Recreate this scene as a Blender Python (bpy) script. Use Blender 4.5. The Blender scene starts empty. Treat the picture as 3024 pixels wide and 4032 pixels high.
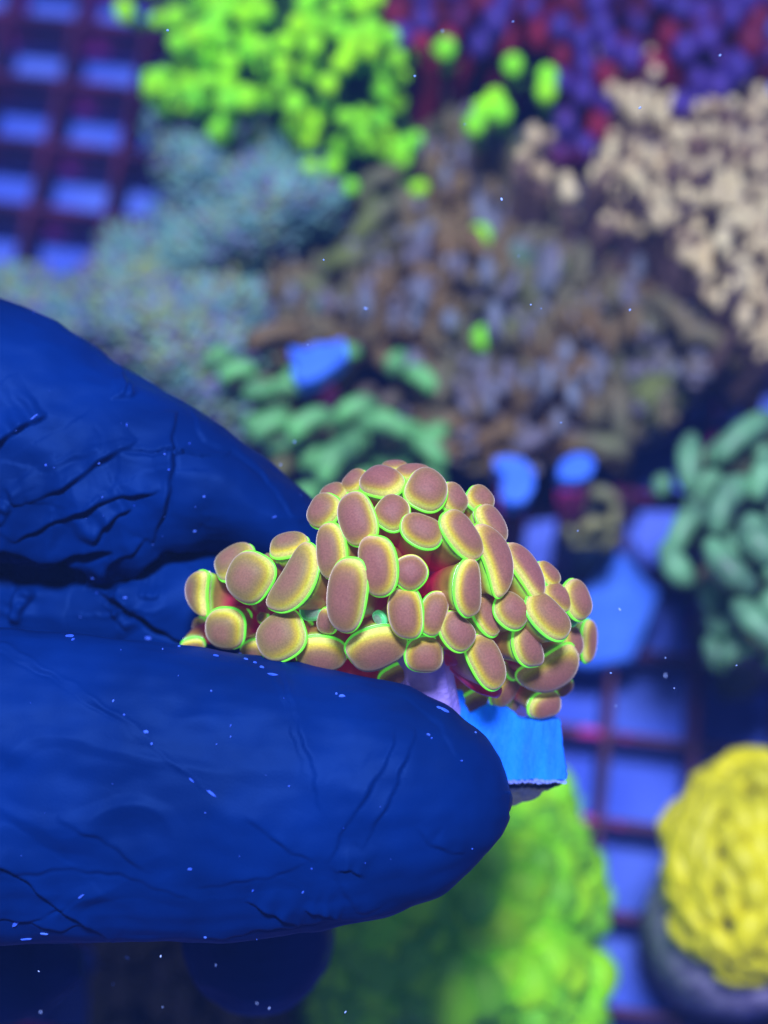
import bpy, math, random
import numpy as np
from mathutils import Vector, Matrix, noise
from mathutils.bvhtree import BVHTree
R = math.radians
rnd = random.Random(7)
sc = bpy.context.scene
C = sc.collection
sc.unit_settings.scale_length = 0.01            # one unit is one centimetre

# ------------------------------------------------------------------ camera
TILT = R(22.0); H = 22.6; F = 6300.0; D0 = 12.0  # F: focal length in photograph pixels
cam_d = bpy.data.cameras.new('camera'); cam = bpy.data.objects.new('camera', cam_d); C.objects.link(cam)
cam.location = (0, 0, H); cam.rotation_euler = (TILT, 0, 0)
cam_d.sensor_fit = 'VERTICAL'; cam_d.sensor_height = 36; cam_d.sensor_width = 27
cam_d.lens = 36 * F / 4032
cam_d.clip_start = 0.1; cam_d.clip_end = 400
cam_d.dof.use_dof = True; cam_d.dof.focus_distance = 11.35; cam_d.dof.aperture_fstop = 0.195
sc.camera = cam
CP = Vector((0, 0, H))
fw = Vector((0, math.sin(TILT), -math.cos(TILT))); up = Vector((0, math.cos(TILT), math.sin(TILT))); rt = Vector((1, 0, 0))

def ray(px, py):
    return fw + rt * ((px - 1512) / F) + up * ((2016 - py) / F)
def WZ(px, py, z):                               # point at world height z
    d = ray(px, py)
    return CP + d * ((z - H) / d.z)
MF = Matrix(((rt.x, up.x, -fw.x, 0), (rt.y, up.y, -fw.y, 0), (rt.z, up.z, -fw.z, 0), (0, 0, 0, 1)))
MF = Matrix.Translation(CP + fw * D0) @ MF       # frame of the hand and the held coral
def L(px, py, z=0.0):                            # point in that frame
    d = D0 - z
    return Vector(((px - 1512) / F * d, (2016 - py) / F * d, z))

# ------------------------------------------------------------------ light
w = bpy.data.worlds.new('World'); sc.world = w; w.use_nodes = True
bg = w.node_tree.nodes['Background']; bg.inputs[0].default_value = (0.12, 0.165, 0.37, 1); bg.inputs[1].default_value = 0.62
def lamp(name, loc, target, size, energy, col):
    d = bpy.data.lights.new(name, 'AREA'); d.shape = 'RECTANGLE'; d.size = size[0]; d.size_y = size[1]
    d.energy = energy; d.color = col
    o = bpy.data.objects.new(name, d); C.objects.link(o); o.location = loc
    o.rotation_euler = (Vector(target) - Vector(loc)).to_track_quat('-Z', 'Y').to_euler()
    return o
lamp('aquarium_light', (-0.4, 6.5, 46), (0, 3, 4), (6.5, 4.5), 28500, (0.70, 0.74, 1.0))
lamp('aquarium_light', (-13, 22, 46), (-1, 3, 4), (9, 6), 1300, (0.45, 0.55, 1.0))
sc.view_settings.view_transform = 'Standard'; sc.view_settings.look = 'None'
sc.view_settings.exposure = 0.0; sc.view_settings.gamma = 1
sc.render.engine = 'CYCLES'
sc.cycles.use_denoising = True
sc.cycles.max_bounces = 6; sc.cycles.diffuse_bounces = 3; sc.cycles.glossy_bounces = 3

# ------------------------------------------------------------------ materials
def s2l(c):
    return tuple(((v / 255) / 12.92 if v / 255 <= 0.04045 else ((v / 255 + 0.055) / 1.055) ** 2.4) for v in c)
def mat(name, c1, c2=None, scale=4.0, rough=0.5, emit=0.0, bump=0.0, bscale=20.0, spec=0.4, sheen=0.0, sheen_tint=(1, 1, 1),
        coat=0.0, detail=4.0, contrast=(0.35, 0.65), sss=0.0, attr=None, stretch=None, c3=None):
    m = bpy.data.materials.new(name); m.use_nodes = True
    nt = m.node_tree; N = nt.nodes; K = nt.links
    b = N['Principled BSDF']
    tc = N.new('ShaderNodeTexCoord'); mp = N.new('ShaderNodeMapping'); K.new(tc.outputs['Object'], mp.inputs[0])
    if stretch: mp.inputs['Scale'].default_value = stretch
    col = None
    if attr:
        a = N.new('ShaderNodeAttribute'); a.attribute_name = attr; col = a.outputs['Color']
        nz = N.new('ShaderNodeTexNoise'); nz.inputs['Scale'].default_value = scale; nz.inputs['Detail'].default_value = detail
        K.new(mp.outputs[0], nz.inputs['Vector'])
        r = N.new('ShaderNodeMapRange'); r.inputs[1].default_value = 0.3; r.inputs[2].default_value = 0.7
        r.inputs[3].default_value = contrast[0]; r.inputs[4].default_value = contrast[1]
        K.new(nz.outputs[0], r.inputs[0])
        mx = N.new('ShaderNodeVectorMath'); mx.operation = 'SCALE'
        K.new(col, mx.inputs[0]); K.new(r.outputs[0], mx.inputs['Scale']); col = mx.outputs[0]
    else:
        c2 = c2 or tuple(v * 0.75 for v in c1)
        nz = N.new('ShaderNodeTexNoise'); nz.inputs['Scale'].default_value = scale; nz.inputs['Detail'].default_value = detail
        K.new(mp.outputs[0], nz.inputs['Vector'])
        rp = N.new('ShaderNodeValToRGB'); e = rp.color_ramp.elements
        e[0].position = contrast[0]; e[0].color = (*c1, 1); e[1].position = contrast[1]; e[1].color = (*c2, 1)
        if c3:
            x = e.new((contrast[0] + contrast[1]) / 2 + 0.1); x.color = (*c3, 1)
        K.new(nz.outputs[0], rp.inputs[0]); col = rp.outputs[0]
    K.new(col, b.inputs['Base Color'])
    b.inputs['Roughness'].default_value = rough
    b.inputs['Specular IOR Level'].default_value = spec
    if emit > 0:
        K.new(col, b.inputs['Emission Color']); b.inputs['Emission Strength'].default_value = emit
    if sheen > 0:
        b.inputs['Sheen Weight'].default_value = sheen; b.inputs['Sheen Tint'].default_value = (*sheen_tint, 1)
        b.inputs['Sheen Roughness'].default_value = 0.35
    if coat > 0: b.inputs['Coat Weight'].default_value = coat; b.inputs['Coat Roughness'].default_value = 0.25
    if sss > 0:
        b.inputs['Subsurface Weight'].default_value = sss; b.inputs['Subsurface Radius'].default_value = (0.12, 0.08, 0.05)
        b.inputs['Subsurface Scale'].default_value = 0.5
    if bump > 0:
        n2 = N.new('ShaderNodeTexNoise'); n2.inputs['Scale'].default_value = bscale; n2.inputs['Detail'].default_value = 6
        K.new(mp.outputs[0], n2.inputs['Vector'])
        bp = N.new('ShaderNodeBump'); bp.inputs['Strength'].default_value = bump; bp.inputs['Distance'].default_value = 0.05
        K.new(n2.outputs[0], bp.inputs['Height']); K.new(bp.outputs[0], b.inputs['Normal'])
    return m

# ------------------------------------------------------------------ objects
def tag(o, label=None, cat=None, group=None, kind=None):
    if label: o['label'] = label
    if cat: o['category'] = cat
    if group: o['group'] = group
    if kind: o['kind'] = kind
    return o
def empty(name, loc=(0, 0, 0), matrix=None):
    o = bpy.data.objects.new(name, None); C.objects.link(o); o.empty_display_size = 0.3
    if matrix is not None: o.matrix_world = matrix
    else: o.location = loc
    return o
class MB:
    def __init__(s): s.v = []; s.f = []; s.m = []; s.c = []
    def add(s, vs, fs, mi=0, cols=None):
        b = len(s.v); s.v += [tuple(x) for x in vs]
        s.f += [tuple(i + b for i in f) for f in fs]
        s.m += (list(mi) if isinstance(mi, (list, tuple)) else [mi] * len(fs))
        if cols is not None: s.c += list(cols)
    def build(s, name, mats, parent=None, smooth=True):
        me = bpy.data.meshes.new(name); me.from_pydata(s.v, [], s.f)
        for x in (mats if isinstance(mats, (list, tuple)) else [mats]): me.materials.append(x)
        me.polygons.foreach_set('material_index', s.m)
        if smooth: me.polygons.foreach_set('use_smooth', [True] * len(s.f))
        if s.c:
            a = me.color_attributes.new('tint', 'FLOAT_COLOR', 'POINT')
            a.data.foreach_set('color', [x for c in s.c for x in (*c, 1.0)])
        me.update()
        o = bpy.data.objects.new(name, me); C.objects.link(o)
        if parent is not None: o.parent = parent
        return o
def rings(rs, cap0=True, cap1=True):
    """loft equal rings of points"""
    n = len(rs[0]); vs = [p for r in rs for p in r]; fs = []
    for i in range(len(rs) - 1):
        for j in range(n):
            k = (j + 1) % n
            fs.append((i * n + j, i * n + k, (i + 1) * n + k, (i + 1) * n + j))
    if cap0: fs.append(tuple(range(n - 1, -1, -1)))
    if cap1: fs.append(tuple(range((len(rs) - 1) * n, len(rs) * n)))
    return vs, fs
def frame(d):
    d = d.normalized(); a = Vector((0, 0, 1)) if abs(d.z) < 0.9 else Vector((1, 0, 0))
    x = a.cross(d).normalized(); return x, d.cross(x)
def tube(path, rad, n=10, flat=1.0, caps=True):
    rs = []
    x0 = None
    for i, p in enumerate(path):
        a = path[max(i - 1, 0)]; b = path[min(i + 1, len(path) - 1)]
        d = (b - a).normalized()
        if x0 is None: x, y = frame(d)
        else:
            x = (x0 - d * x0.dot(d)).normalized(); y = d.cross(x)
        x0 = x
        r = rad[i] if hasattr(rad, '__len__') else rad
        rs.append([p + (x * math.cos(t) + y * math.sin(t) * flat) * r for t in (2 * math.pi * j / n for j in range(n))])
    return rings(rs, caps, caps)
def bez(a, b, c, d, n):
    out = []
    for i in range(n + 1):
        t = i / n; u = 1 - t
        out.append(a * u ** 3 + b * (3 * u * u * t) + c * (3 * u * t * t) + d * t ** 3)
    return out
def inside(p, poly):
    x, y = p; c = False
    for i in range(len(poly)):
        x1, y1 = poly[i]; x2, y2 = poly[i - 1]
        if (y1 > y) != (y2 > y) and x < (x2 - x1) * (y - y1) / (y2 - y1) + x1: c = not c
    return c
def edge_dist(p, poly):
    best = 1e9
    for i in range(len(poly)):
        ax, ay = poly[i - 1]; bx, by = poly[i]
        dx, dy = bx - ax, by - ay
        t = max(0, min(1, ((p[0] - ax) * dx + (p[1] - ay) * dy) / (dx * dx + dy * dy + 1e-9)))
        best = min(best, math.hypot(p[0] - ax - t * dx, p[1] - ay - t * dy))
    return best
def scatter(poly, dmin, nmax=400, tries=6000, r=rnd):
    xs = [p[0] for p in poly]; ys = [p[1] for p in poly]; out = []
    for _ in range(tries):
        p = (r.uniform(min(xs), max(xs)), r.uniform(min(ys), max(ys)))
        if not inside(p, poly): continue
        if all((p[0] - q[0]) ** 2 + (p[1] - q[1]) ** 2 > dmin * dmin for q in out):
            out.append(p)
            if len(out) >= nmax: break
    return out

# ------------------------------------------------------------------ the tank: floor and egg-crate rack
m_sand = mat('pale_tank_floor', s2l((100, 132, 245)), s2l((72, 104, 232)), scale=0.5, rough=0.8, bump=0.15, bscale=9)
m_rack = mat('algae_crusted_plastic', s2l((45, 16, 60)), s2l((200, 45, 150)), scale=0.55, rough=0.6, bump=0.5, bscale=5, contrast=(0.4, 0.62), c3=s2l((96, 20, 70)))
m_wall = mat('dark_tank_wall', s2l((20, 22, 60)), scale=0.5, rough=0.7)
g = MB(); s_ = 58
g.add([(-s_, -s_, -1.25), (s_, -s_, -1.25), (s_, s_, -1.25), (-s_, s_, -1.25)], [(0, 1, 2, 3)])
tag(g.build('tank_floor', m_sand, smooth=False), kind='structure')
rack = empty('frag_rack'); rack.rotation_euler = (0, 0, R(-7.5)); rack.location = (-.52, -.6, 0)
tag(rack, 'plastic egg-crate grid rack crusted with dark red and magenta algae under all the corals', 'rack')
P_ = 1.27
def bar_mesh(length, th, h, top, name):
    r = MB(); n = int(length / 0.6); rs = []
    for i in range(n + 1):
        x = -length / 2 + length * i / n
        k = th / 2 * (1 + 0.35 * noise.noise(Vector((x * 1.7, th * 9, top * 7))))
        rs.append([Vector((x, -k * 0.75, top)), Vector((x, k * 0.75, top)), Vector((x, k, top - 0.06)), Vector((x, k * 0.8, top - h)), Vector((x, -k * 0.8, top - h)), Vector((x, -k, top - 0.06))])
    r.add(*rings(rs)); me = r.build(name, m_rack, smooth=False)
    return me
b0 = bar_mesh(34, 0.15, 0.8, 0.0, 'grid_bar'); b0.parent = rack
first = True
for i in range(-9, 25):
    o = b0 if first else b0.copy()
    if not first: C.objects.link(o); o.parent = rack
    first = False
    o.location = (0, i * P_ + 0.1 - 1.0, 0)
b1 = bar_mesh(44, 0.14, 0.75, -0.03, 'grid_bar'); b1.parent = rack; first = True
for i in range(-11, 12):
    o = b1 if first else b1.copy()
    if not first: C.objects.link(o); o.parent = rack
    first = False
    o.rotation_euler = (0, 0, math.pi / 2); o.location = (i * P_ + 0.35, 10 - 1.0, 0)

# ------------------------------------------------------------------ background corals
def tentacle(mb, base, tip, r0, r1, tr, tl=1.0, n=8, bend=None, dark=True, mi=(0, 1, 2), squash=1.0):
    """stalk from base to tip with a bulb; material slots stalk, tip, mouth"""
    d = tip - base; b = bend or Vector((0, 0, 0))
    path = bez(base, base + d * 0.35 + Vector((0, 0, abs(d.z) * 0.25)) + b, tip - Vector((0, 0, abs(d.z) * 0.3)) + b * 0.5 - d * 0.1, tip, 5)
    rad = [r0 + (r1 - r0) * i / 5 for i in range(6)]
    v, f = tube(path, rad, n); mb.add(v, f, mi[0])
    dn = (path[-1] - path[-2]).normalized(); x, y = frame(dn)
    rs = []
    m = 6
    for i in range(m + 1):
        a = math.pi * (0.12 + 0.86 * i / m)
        rs.append([tip + dn * (-math.cos(a) * tr * tl * squash) + (x * math.cos(t) * tl + y * math.sin(t)) * math.sin(a) * tr for t in (2 * math.pi * j / n for j in range(n))])
    v, f = rings(rs)
    mats_ = [mi[1]] * len(f); mats_[-1] = mi[2] if dark else mi[1]
    if dark: 
        pass
    mb.add(v, f, mats_)

def mound(name, poly, z0, hgt, mats, parent, amp=0.35, ns=0.8, step=45, soft=260.0, zlow=0.0, nslope=1.0):
    """a lumpy body whose outline follows a region of the rack, thick down to the rack"""
    xs = [p[0] for p in poly]; ys = [p[1] for p in poly]
    nx = int((max(xs) - min(xs)) / step) + 2; ny = int((max(ys) - min(ys)) / step) + 2
    mb = MB(); idx = {}
    for j in range(ny):
        for i in range(nx):
            p = (min(xs) + i * step, min(ys) + j * step)
            if inside(p, poly):
                k = min(1.0, edge_dist(p, poly) / soft); k = math.sqrt(1 - (1 - k) ** 2)
                z = zlow + (z0 - zlow) * k + hgt * k
                q = WZ(p[0], p[1], z); q.z += amp * k * noise.fractal(Vector((q.x * ns, q.y * ns, 3.3)), 0.8, 2.0, 4)
                idx[(i, j)] = len(mb.v); mb.v.append(tuple(q))
    top = dict(idx)
    for (i, j), a in top.items():
        if (i + 1, j) in top and (i, j + 1) in top and (i + 1, j + 1) in top:
            mb.f.append((a, top[(i, j + 1)], top[(i + 1, j + 1)], top[(i + 1, j)])); mb.m.append(0)
    # skirt down to the rack
    ec = {}
    for f in mb.f:
        for a, b in zip(f, f[1:] + f[:1]): ec[(a, b)] = 1
    low = {}
    for (a, b) in list(ec):
        if (b, a) not in ec:
            for k in (a, b):
                if k not in low:
                    x, y, z = mb.v[k]; low[k] = len(mb.v); mb.v.append((x, y, 0.02))
            mb.f.append((b, a, low[a], low[b])); mb.m.append(0)
    return mb.build(name, mats, parent)

def coral(name, label, group=None, base=(0, 0), z=0.0):
    p = WZ(base[0], base[1], z); e = empty(name, (p.x, p.y, p.z)); tag(e, label, 'coral', group); return e
def child(o, root):                               # world-built mesh under a root that is only translated
    o.parent = root; o.matrix_parent_inverse = Matrix.Translation(root.location).inverted(); return o

# --- A: bright green button-tipped coral
m_gst = mat('green_stalk', s2l((110, 190, 50)), s2l((75, 130, 60)), rough=0.6)
m_gtip = mat('fluorescent_green_tip', s2l((175, 255, 10)), s2l((130, 245, 50)), scale=1.2, rough=0.5, emit=0.15, sss=0.0)
m_gmouth = mat('deep_green_mouth', s2l((50, 130, 30)), rough=0.6)
A_poly = [(560, -60), (700, 200), (560, 330), (640, 420), (820, 430), (870, 560), (1000, 380), (1080, 480), (1130, 600), (1230, 560), (1480, 620), (1610, 420), (1600, 200), (1480, 60), (1530, -80), (900, -90)]
A_extra = [(490, 40), (620, 75), (865, 515), (885, 445), (1150, 490), (1205, 545), (1225, 655), (1310, 650), (1380, 735), (1540, 590), (1600, 570), (1580, 620), (1500, 560), (1650, 740), (1640, 545),
           (1670, 205), (1755, 190), (2020, 255), (2155, 300), (2150, 360), (1950, 390), (1900, 430), (1975, 440), (1870, 490), (1890, 930), (1905, 1330), (640, 300), (600, 335), (700, 380), (770, 420)]
ra = coral('button_tip_coral', 'bright lime green coral with round button tips at the top left of the photo', base=(1150, 300))
pts = [p for p in scatter(A_poly, 60, 210) if rnd.random() < .78] + A_extra
cx, cy = 1150, 150
for (px, py) in pts:
    ex = (px, py) in A_extra
    if px > 1750 and py > 150: continue
    z = 3.6 + (1.5 * max(0, 1 - ((px - cx) / 600) ** 2 - ((py - cy) / 500) ** 2)) + rnd.uniform(-0.9, 0.6)
    if ex: z = 3.4 + rnd.uniform(-.2, .4)
    tip = WZ(px, py, z); base = WZ(px * 0.5 + cx * 0.5, py * 0.5 + cy * 0.5 - 60, 0.1)
    mb = MB(); tr = rnd.uniform(0.10, 0.18)
    tentacle(mb, base, tip, 0.08, 0.085, tr, rnd.uniform(0.9, 1.3), bend=Vector((rnd.uniform(-.3, .3), rnd.uniform(-.3, .3), 0)))
    child(mb.build('tentacle', [m_gst, m_gtip, m_gmouth]), ra)
child(mound('coral_body', [(620, -60), (700, 250), (900, 420), (1250, 500), (1500, 520), (1560, 100), (1500, -80)], 2.0, 0.4, mat('dim_green_flesh', s2l((95, 170, 45)), s2l((70, 120, 60)), rough=0.7), ra), ra)
rb = coral('button_tip_coral', 'few scattered bright green button polyps beside the purple red coral at upper right', base=(1960, 420))
for (px, py) in [p for p in A_extra if p[0] > 1750 and p[1] > 150]:
    tip = WZ(px, py, rnd.uniform(4.3, 5.0) if py < 800 else rnd.uniform(3.4, 3.6)); base = WZ(px + 60, py + 150, 0.5)
    mb = MB(); tentacle(mb, base, tip, 0.06, 0.07, 0.15 if py < 800 else .17, 1.1)
    child(mb.build('polyp', [m_gst, m_gtip, m_gmouth]), rb)

# --- B: grey-teal soft coral carpets made of fine polyps
def fuzz_coral(root, poly, z0, hgt, dmin, nmax, cols, rr, ln, seed=1, body=None, soft=260.0, piece='polyp_tufts', arms=6, amp=.35, jit=.15):
    r2 = random.Random(seed)
    child(mound('coral_body', poly, z0, hgt, body, root, soft=soft, amp=amp), root)
    mb = MB(); pts = scatter(poly, dmin, nmax, nmax * 6, r2) if nmax < 500 else [p for p in ((r2.uniform(min(q[0] for q in poly), max(q[0] for q in poly)), r2.uniform(min(q[1] for q in poly), max(q[1] for q in poly))) for _ in range(nmax * 2)) if inside(p, poly)][:nmax]
    for p in pts:
        k = min(1.0, edge_dist(p, poly) / soft); k = math.sqrt(1 - (1 - k) ** 2)
        z = (z0 + hgt) * k; q = WZ(p[0], p[1], z); q.z += amp * k * noise.fractal(Vector((q.x * .8, q.y * .8, 3.3)), 0.8, 2.0, 4)
        mi = r2.choices(range(len(cols)), weights=[c[1] for c in cols])[0]
        for a in range(arms):
            t = r2.uniform(0, 2 * math.pi); d = Vector((math.cos(t), math.sin(t), r2.uniform(0.5, 1.4))) * ln * r2.uniform(.6, 1.3)
            x, y = frame(d); vs = []
            for (h, rad) in ((0, rr), (0.6, rr * 0.9), (1.0, rr * 1.05)):
                for j in range(4):
                    u = math.pi / 2 * j; vs.append(q + d * h + (x * math.cos(u) + y * math.sin(u)) * rad)
            fs = [(i * 4 + j, i * 4 + (j + 1) % 4, (i + 1) * 4 + (j + 1) % 4, (i + 1) * 4 + j) for i in range(2) for j in range(4)] + [(8, 9, 10, 11)]
            mb.add(vs, fs, mi)
    o = mb.build(piece, [c[0] for c in cols], root); child(o, root); tag(o, kind='stuff'); return o
m_t1 = mat('grey_teal_polyp', s2l((135, 190, 170)), s2l((95, 145, 155)), scale=1.5, rough=0.7)
m_t2 = mat('dusty_mauve_polyp', s2l((135, 125, 175)), s2l((110, 120, 165)), scale=1.5, rough=0.7)
m_t3 = mat('olive_polyp', s2l((150, 165, 100)), s2l((130, 160, 130)), scale=1.5, rough=0.7)
m_tb = mat('grey_green_flesh', s2l((80, 105, 105)), s2l((110, 145, 130)), scale=1.5, rough=0.8)
r_ = coral('soft_coral', 'fuzzy grey teal soft coral below the lime green button tips', base=(1000, 760))
fuzz_coral(r_, [(620, 470), (760, 470), (900, 440), (1250, 500), (1400, 700), (1420, 900), (1300, 1010), (1000, 1090), (700, 1130), (480, 1010), (440, 950), (600, 930), (700, 820), (640, 640)], 2.6, 0.7, 20, 1300,
           [(m_t1, 6), (m_t2, 1.5), (m_t3, 1.5)], 0.045, 0.22, 3, m_tb, amp=.6)
r_ = coral('soft_coral', 'mauve and olive grey soft coral spreading down beside the upper gloved finger', base=(700, 1350))
fuzz_coral(r_, [(0, 1120), (300, 1160), (480, 1000), (760, 1090), (1020, 1080), (1100, 1240), (1180, 1420), (1000, 1520), (1030, 1800), (900, 1760), (500, 1500), (-20, 1300)], 2.4, 0.6, 20, 1700,
           [(m_t1, 3.5), (m_t2, 3), (m_t3, 4)], 0.05, 0.24, 5, m_tb, amp=.6)

# --- C: brown branching coral with lavender tips
m_cst = mat('brown_branch', s2l((130, 104, 66)), s2l((120, 132, 70)), scale=0.6, rough=0.6, c3=s2l((112, 112, 84)))
m_ctip = mat('lavender_tip', s2l((132, 142, 158)), s2l((100, 134, 112)), scale=0.9, rough=0.5, c3=s2l((118, 110, 124)))
m_cbody = mat('dark_brown_flesh', s2l((105, 84, 72)), s2l((110, 106, 70)), scale=1, rough=0.8)
C_poly = [(1420, 620), (1600, 680), (1750, 420), (1900, 560), (2150, 520), (2330, 640), (2360, 860), (2480, 1000), (2760, 1180), (2840, 1320), (2700, 1560), (2560, 1720), (2360, 1790), (2200, 1790), (2100, 1830), (1920, 1850), (1760, 1800), (1700, 1640), (1560, 1400), (1380, 1380), (1180, 1420), (1060, 1230), (1000, 1090), (1300, 1010), (1440, 900)]
rc = coral('branching_coral', 'large tangled brown coral with pale lavender tips in the middle of the photo', base=(1900, 1100))
child(mound('coral_body', C_poly, 1.6, 0.5, m_cbody, rc), rc)
for i, (px, py) in enumerate(scatter(C_poly, 62, 290, 9000)):
    k = min(1, edge_dist((px, py), C_poly) / 300)
    z = 2.3 + 1.1 * k + rnd.uniform(-0.7, 0.6)
    tip = WZ(px, py, z); a = rnd.uniform(0, 6.28); q = rnd.uniform(0.3, 2.3)
    base = Vector((tip.x + q * math.cos(a), tip.y - 0.5 + q * math.sin(a), 0.9))
    for _ in range(12):
        v_ = base - CP; w_ = v_.dot(fw)
        if inside((1512 + F * v_.dot(rt) / w_, 2016 - F * v_.dot(up) / w_), C_poly): break
        a = rnd.uniform(0, 6.28); q = rnd.uniform(.1, 1.2); base = Vector((tip.x + q * math.cos(a), tip.y + .3 + q * math.sin(a), 0.9))
    mb = MB(); big = rnd.random() < 0.32
    tentacle(mb, base, tip, rnd.uniform(.14, .24), rnd.uniform(.10, .17) * (1.25 if big else 1), rnd.uniform(0.07, 0.13) * (1.3 if big else 1), rnd.uniform(1.2, 2.6), bend=Vector((rnd.uniform(-.5, .5), rnd.uniform(-.5, .5), 0)), dark=False)
    for _ in range(rnd.randint(2, 5)):
        c_ = base.lerp(tip, rnd.uniform(.55, .98)); d_ = Vector((rnd.uniform(-1, 1), rnd.uniform(-1, 1), rnd.uniform(.1, 1))).normalized() * rnd.uniform(.18, .42)
        tentacle(mb, c_, c_ + d_, .07, .05, rnd.uniform(.05, .085), rnd.uniform(1, 1.8), n=6, dark=False, mi=(0, rnd.choice((0, 2, 2)), 2))
    child(mb.build('branch', [m_cst, m_cst if rnd.random() < 0.55 else m_ctip, m_ctip]), rc)

for (px, py) in scatter(C_poly, 150, 40):
    a = rnd.uniform(0, 6.28); ln = rnd.uniform(.6, 1.4); c_ = WZ(px, py, 2.9 + rnd.uniform(-.3, .5)); d_ = Vector((math.cos(a), math.sin(a) * .8, 0)) * ln * .5
    sd = Vector((-d_.y, d_.x, 0)) * rnd.uniform(-.8, .8)
    pth = bez(c_ - d_ - Vector((0, 0, .9)), c_ - d_ * .4 + sd + Vector((0, 0, .1)), c_ + d_ * .4 - sd + Vector((0, 0, .15)), c_ + d_, 9)
    mb = MB(); mb.add(*tube(pth, [.15, .16, .15, .14, .15, .14, .13, .14, .12, .06], 8), 0)
    child(mb.build('branch', [m_cst]), rc)

# --- D: purple and red coral at the top right
m_dst = mat('red_stalk', s2l((150, 28, 60)), s2l((105, 20, 55)), scale=0.8, rough=0.6)
m_dtip = mat('purple_tip', s2l((88, 58, 150)), s2l((96, 32, 90)), scale=0.8, rough=0.5, c3=s2l((68, 52, 140)))
m_dbody = mat('dark_wine_flesh', s2l((90, 22, 55)), s2l((110, 26, 50)), scale=0.8, rough=0.8)
D_poly = [(1500, -80), (1490, 120), (1600, 200), (1760, 170), (1900, 200), (2050, 180), (2180, 260), (2250, 420), (2130, 480), (2200, 640), (2330, 660), (2380, 420), (2460, 300), (2640, 300), (2700, 480), (2800, 380), (3060, 330), (3060, -80)]
rd = coral('purple_tip_coral', 'purple tipped coral with dark red stalks along the top right edge', base=(2300, 100))
child(mound('coral_body', D_poly, 2.6, 0.5, m_dbody, rd, soft=160), rd)
for (px, py) in scatter(D_poly, 86, 110, 5000):
    z = 3.5 + rnd.uniform(-.5, .7); tip = WZ(px, py, z)
    base = Vector((tip.x + rnd.uniform(-.5, .5), tip.y + rnd.uniform(-.2, 1.2), 1.6))
    mb = MB(); tentacle(mb, base, tip, .16, .13, rnd.uniform(.15, .22), rnd.uniform(1, 1.5), dark=False, bend=Vector((rnd.uniform(-.3, .3), rnd.uniform(-.3, .3), 0)))
    child(mb.build('tentacle', [m_dst, m_dtip if rnd.random() < .66 else m_dst]), rd)

# --- E: cream bead coral at the right
m_est = mat('cream_branch', s2l((135, 108, 94)), s2l((100, 82, 88)), scale=0.8, rough=0.6)
m_etip = mat('cream_bead', s2l((245, 228, 172)), s2l((205, 180, 135)), scale=1.0, rough=0.55)
m_ebody = mat('taupe_flesh', s2l((84, 68, 78)), s2l((104, 86, 84)), scale=1, rough=0.8)
E_poly = [(2360, 200), (2440, 260), (2360, 400), (2330, 700), (2360, 860), (2460, 920), (2650, 950), (2720, 1130), (2850, 1250), (3000, 1400), (3060, 1420), (3060, 380), (2920, 330), (2750, 420), (2640, 340), (2600, 200), (2520, 240)]
re_ = coral('bead_coral', 'cream coral of crowded round beads at the right edge', base=(2750, 700))
child(mound('coral_body', E_poly, 2.6, 0.9, m_ebody, re_, soft=200), re_)
for (px, py) in scatter(E_poly, 54, 250, 14000) + [(2100, 540), (2160, 530), (2060, 610), (2110, 660), (2150, 690), (2230, 720), (2240, 760)]:
    solo = px < 2300
    k = min(1, edge_dist((px, py), E_poly) / 250); z = (3.5 if not solo else 3.8) + .9 * k + rnd.uniform(-.7, .5); tip = WZ(px, py, z)
    base = Vector((tip.x + rnd.uniform(-.4, .4), tip.y + rnd.uniform(-.4, .4), 1.8))
    mb = MB(); tentacle(mb, base, tip, .12, .10, rnd.uniform(.085, .135), rnd.uniform(.9, 1.7), dark=False)
    child(mb.build('bead', [m_est, m_etip]), re_)

# --- hammer corals with crescent caps: F (left of centre) and G (right)
def hammer(root, px, py, z, half, thick, ang, curve, bdx, bdy, mst, mcp, bz=0.8):
    """cap: a curved sausage seen from above, on a thick stalk that runs off by (bdx, bdy) pixels"""
    n = 12; path = []; sc_ = 1 / 300.0
    c = WZ(px, py, z)
    for i in range(n + 1):
        t = -1 + 2 * i / n
        lx = half * math.sin(t * curve) / max(math.sin(curve), .3) if curve > 0.05 else half * t
        ly = -half * (1 - math.cos(t * curve)) / max(curve, .3)
        x = lx * math.cos(ang) - ly * math.sin(ang); y = lx * math.sin(ang) + ly * math.cos(ang)
        path.append(c + Vector((x * sc_, y * sc_, -.12 * t * t)))
    hs = px * .37 + py * .11; rad = [thick * sc_ * (1 + .22 * noise.noise(Vector((i * .45, hs, 0)))) * math.sqrt(max(0.04, 1 - (abs(-1 + 2 * i / n)) ** 3.2)) for i in range(n + 1)]
    mb = MB(); v, f = tube(path, rad, 12); mb.add(v, f, 1)
    b = WZ(px + bdx, py + bdy, bz)
    # stalk: wide and flat under the cap, rounder at the base
    dirn = Vector((math.cos(ang), math.sin(ang), 0))
    pth = bez(b, b + (c - b) * .35, c - Vector((0, 0, .8)), c - Vector((0, 0, thick * sc_ * .3)), 7); rs = []
    for i, p in enumerate(pth):
        t = i / 7; a = (0.35 + 0.5 * t ** 1.5) * half * sc_; bb = (thick * (0.95 - .1 * t)) * sc_
        dd = (pth[min(i + 1, 7)] - pth[max(i - 1, 0)]).normalized(); xx = (dirn - dd * dirn.dot(dd)).normalized(); yy = dd.cross(xx)
        rs.append([p + xx * math.cos(u) * a + yy * math.sin(u) * bb for u in (2 * math.pi * j / 14 for j in range(14))])
    v, f = rings(rs); mb.add(v, f, 0)
    child(mb.build('tentacle', [mst, mcp]), root)
r8 = random.Random(31)
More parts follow.
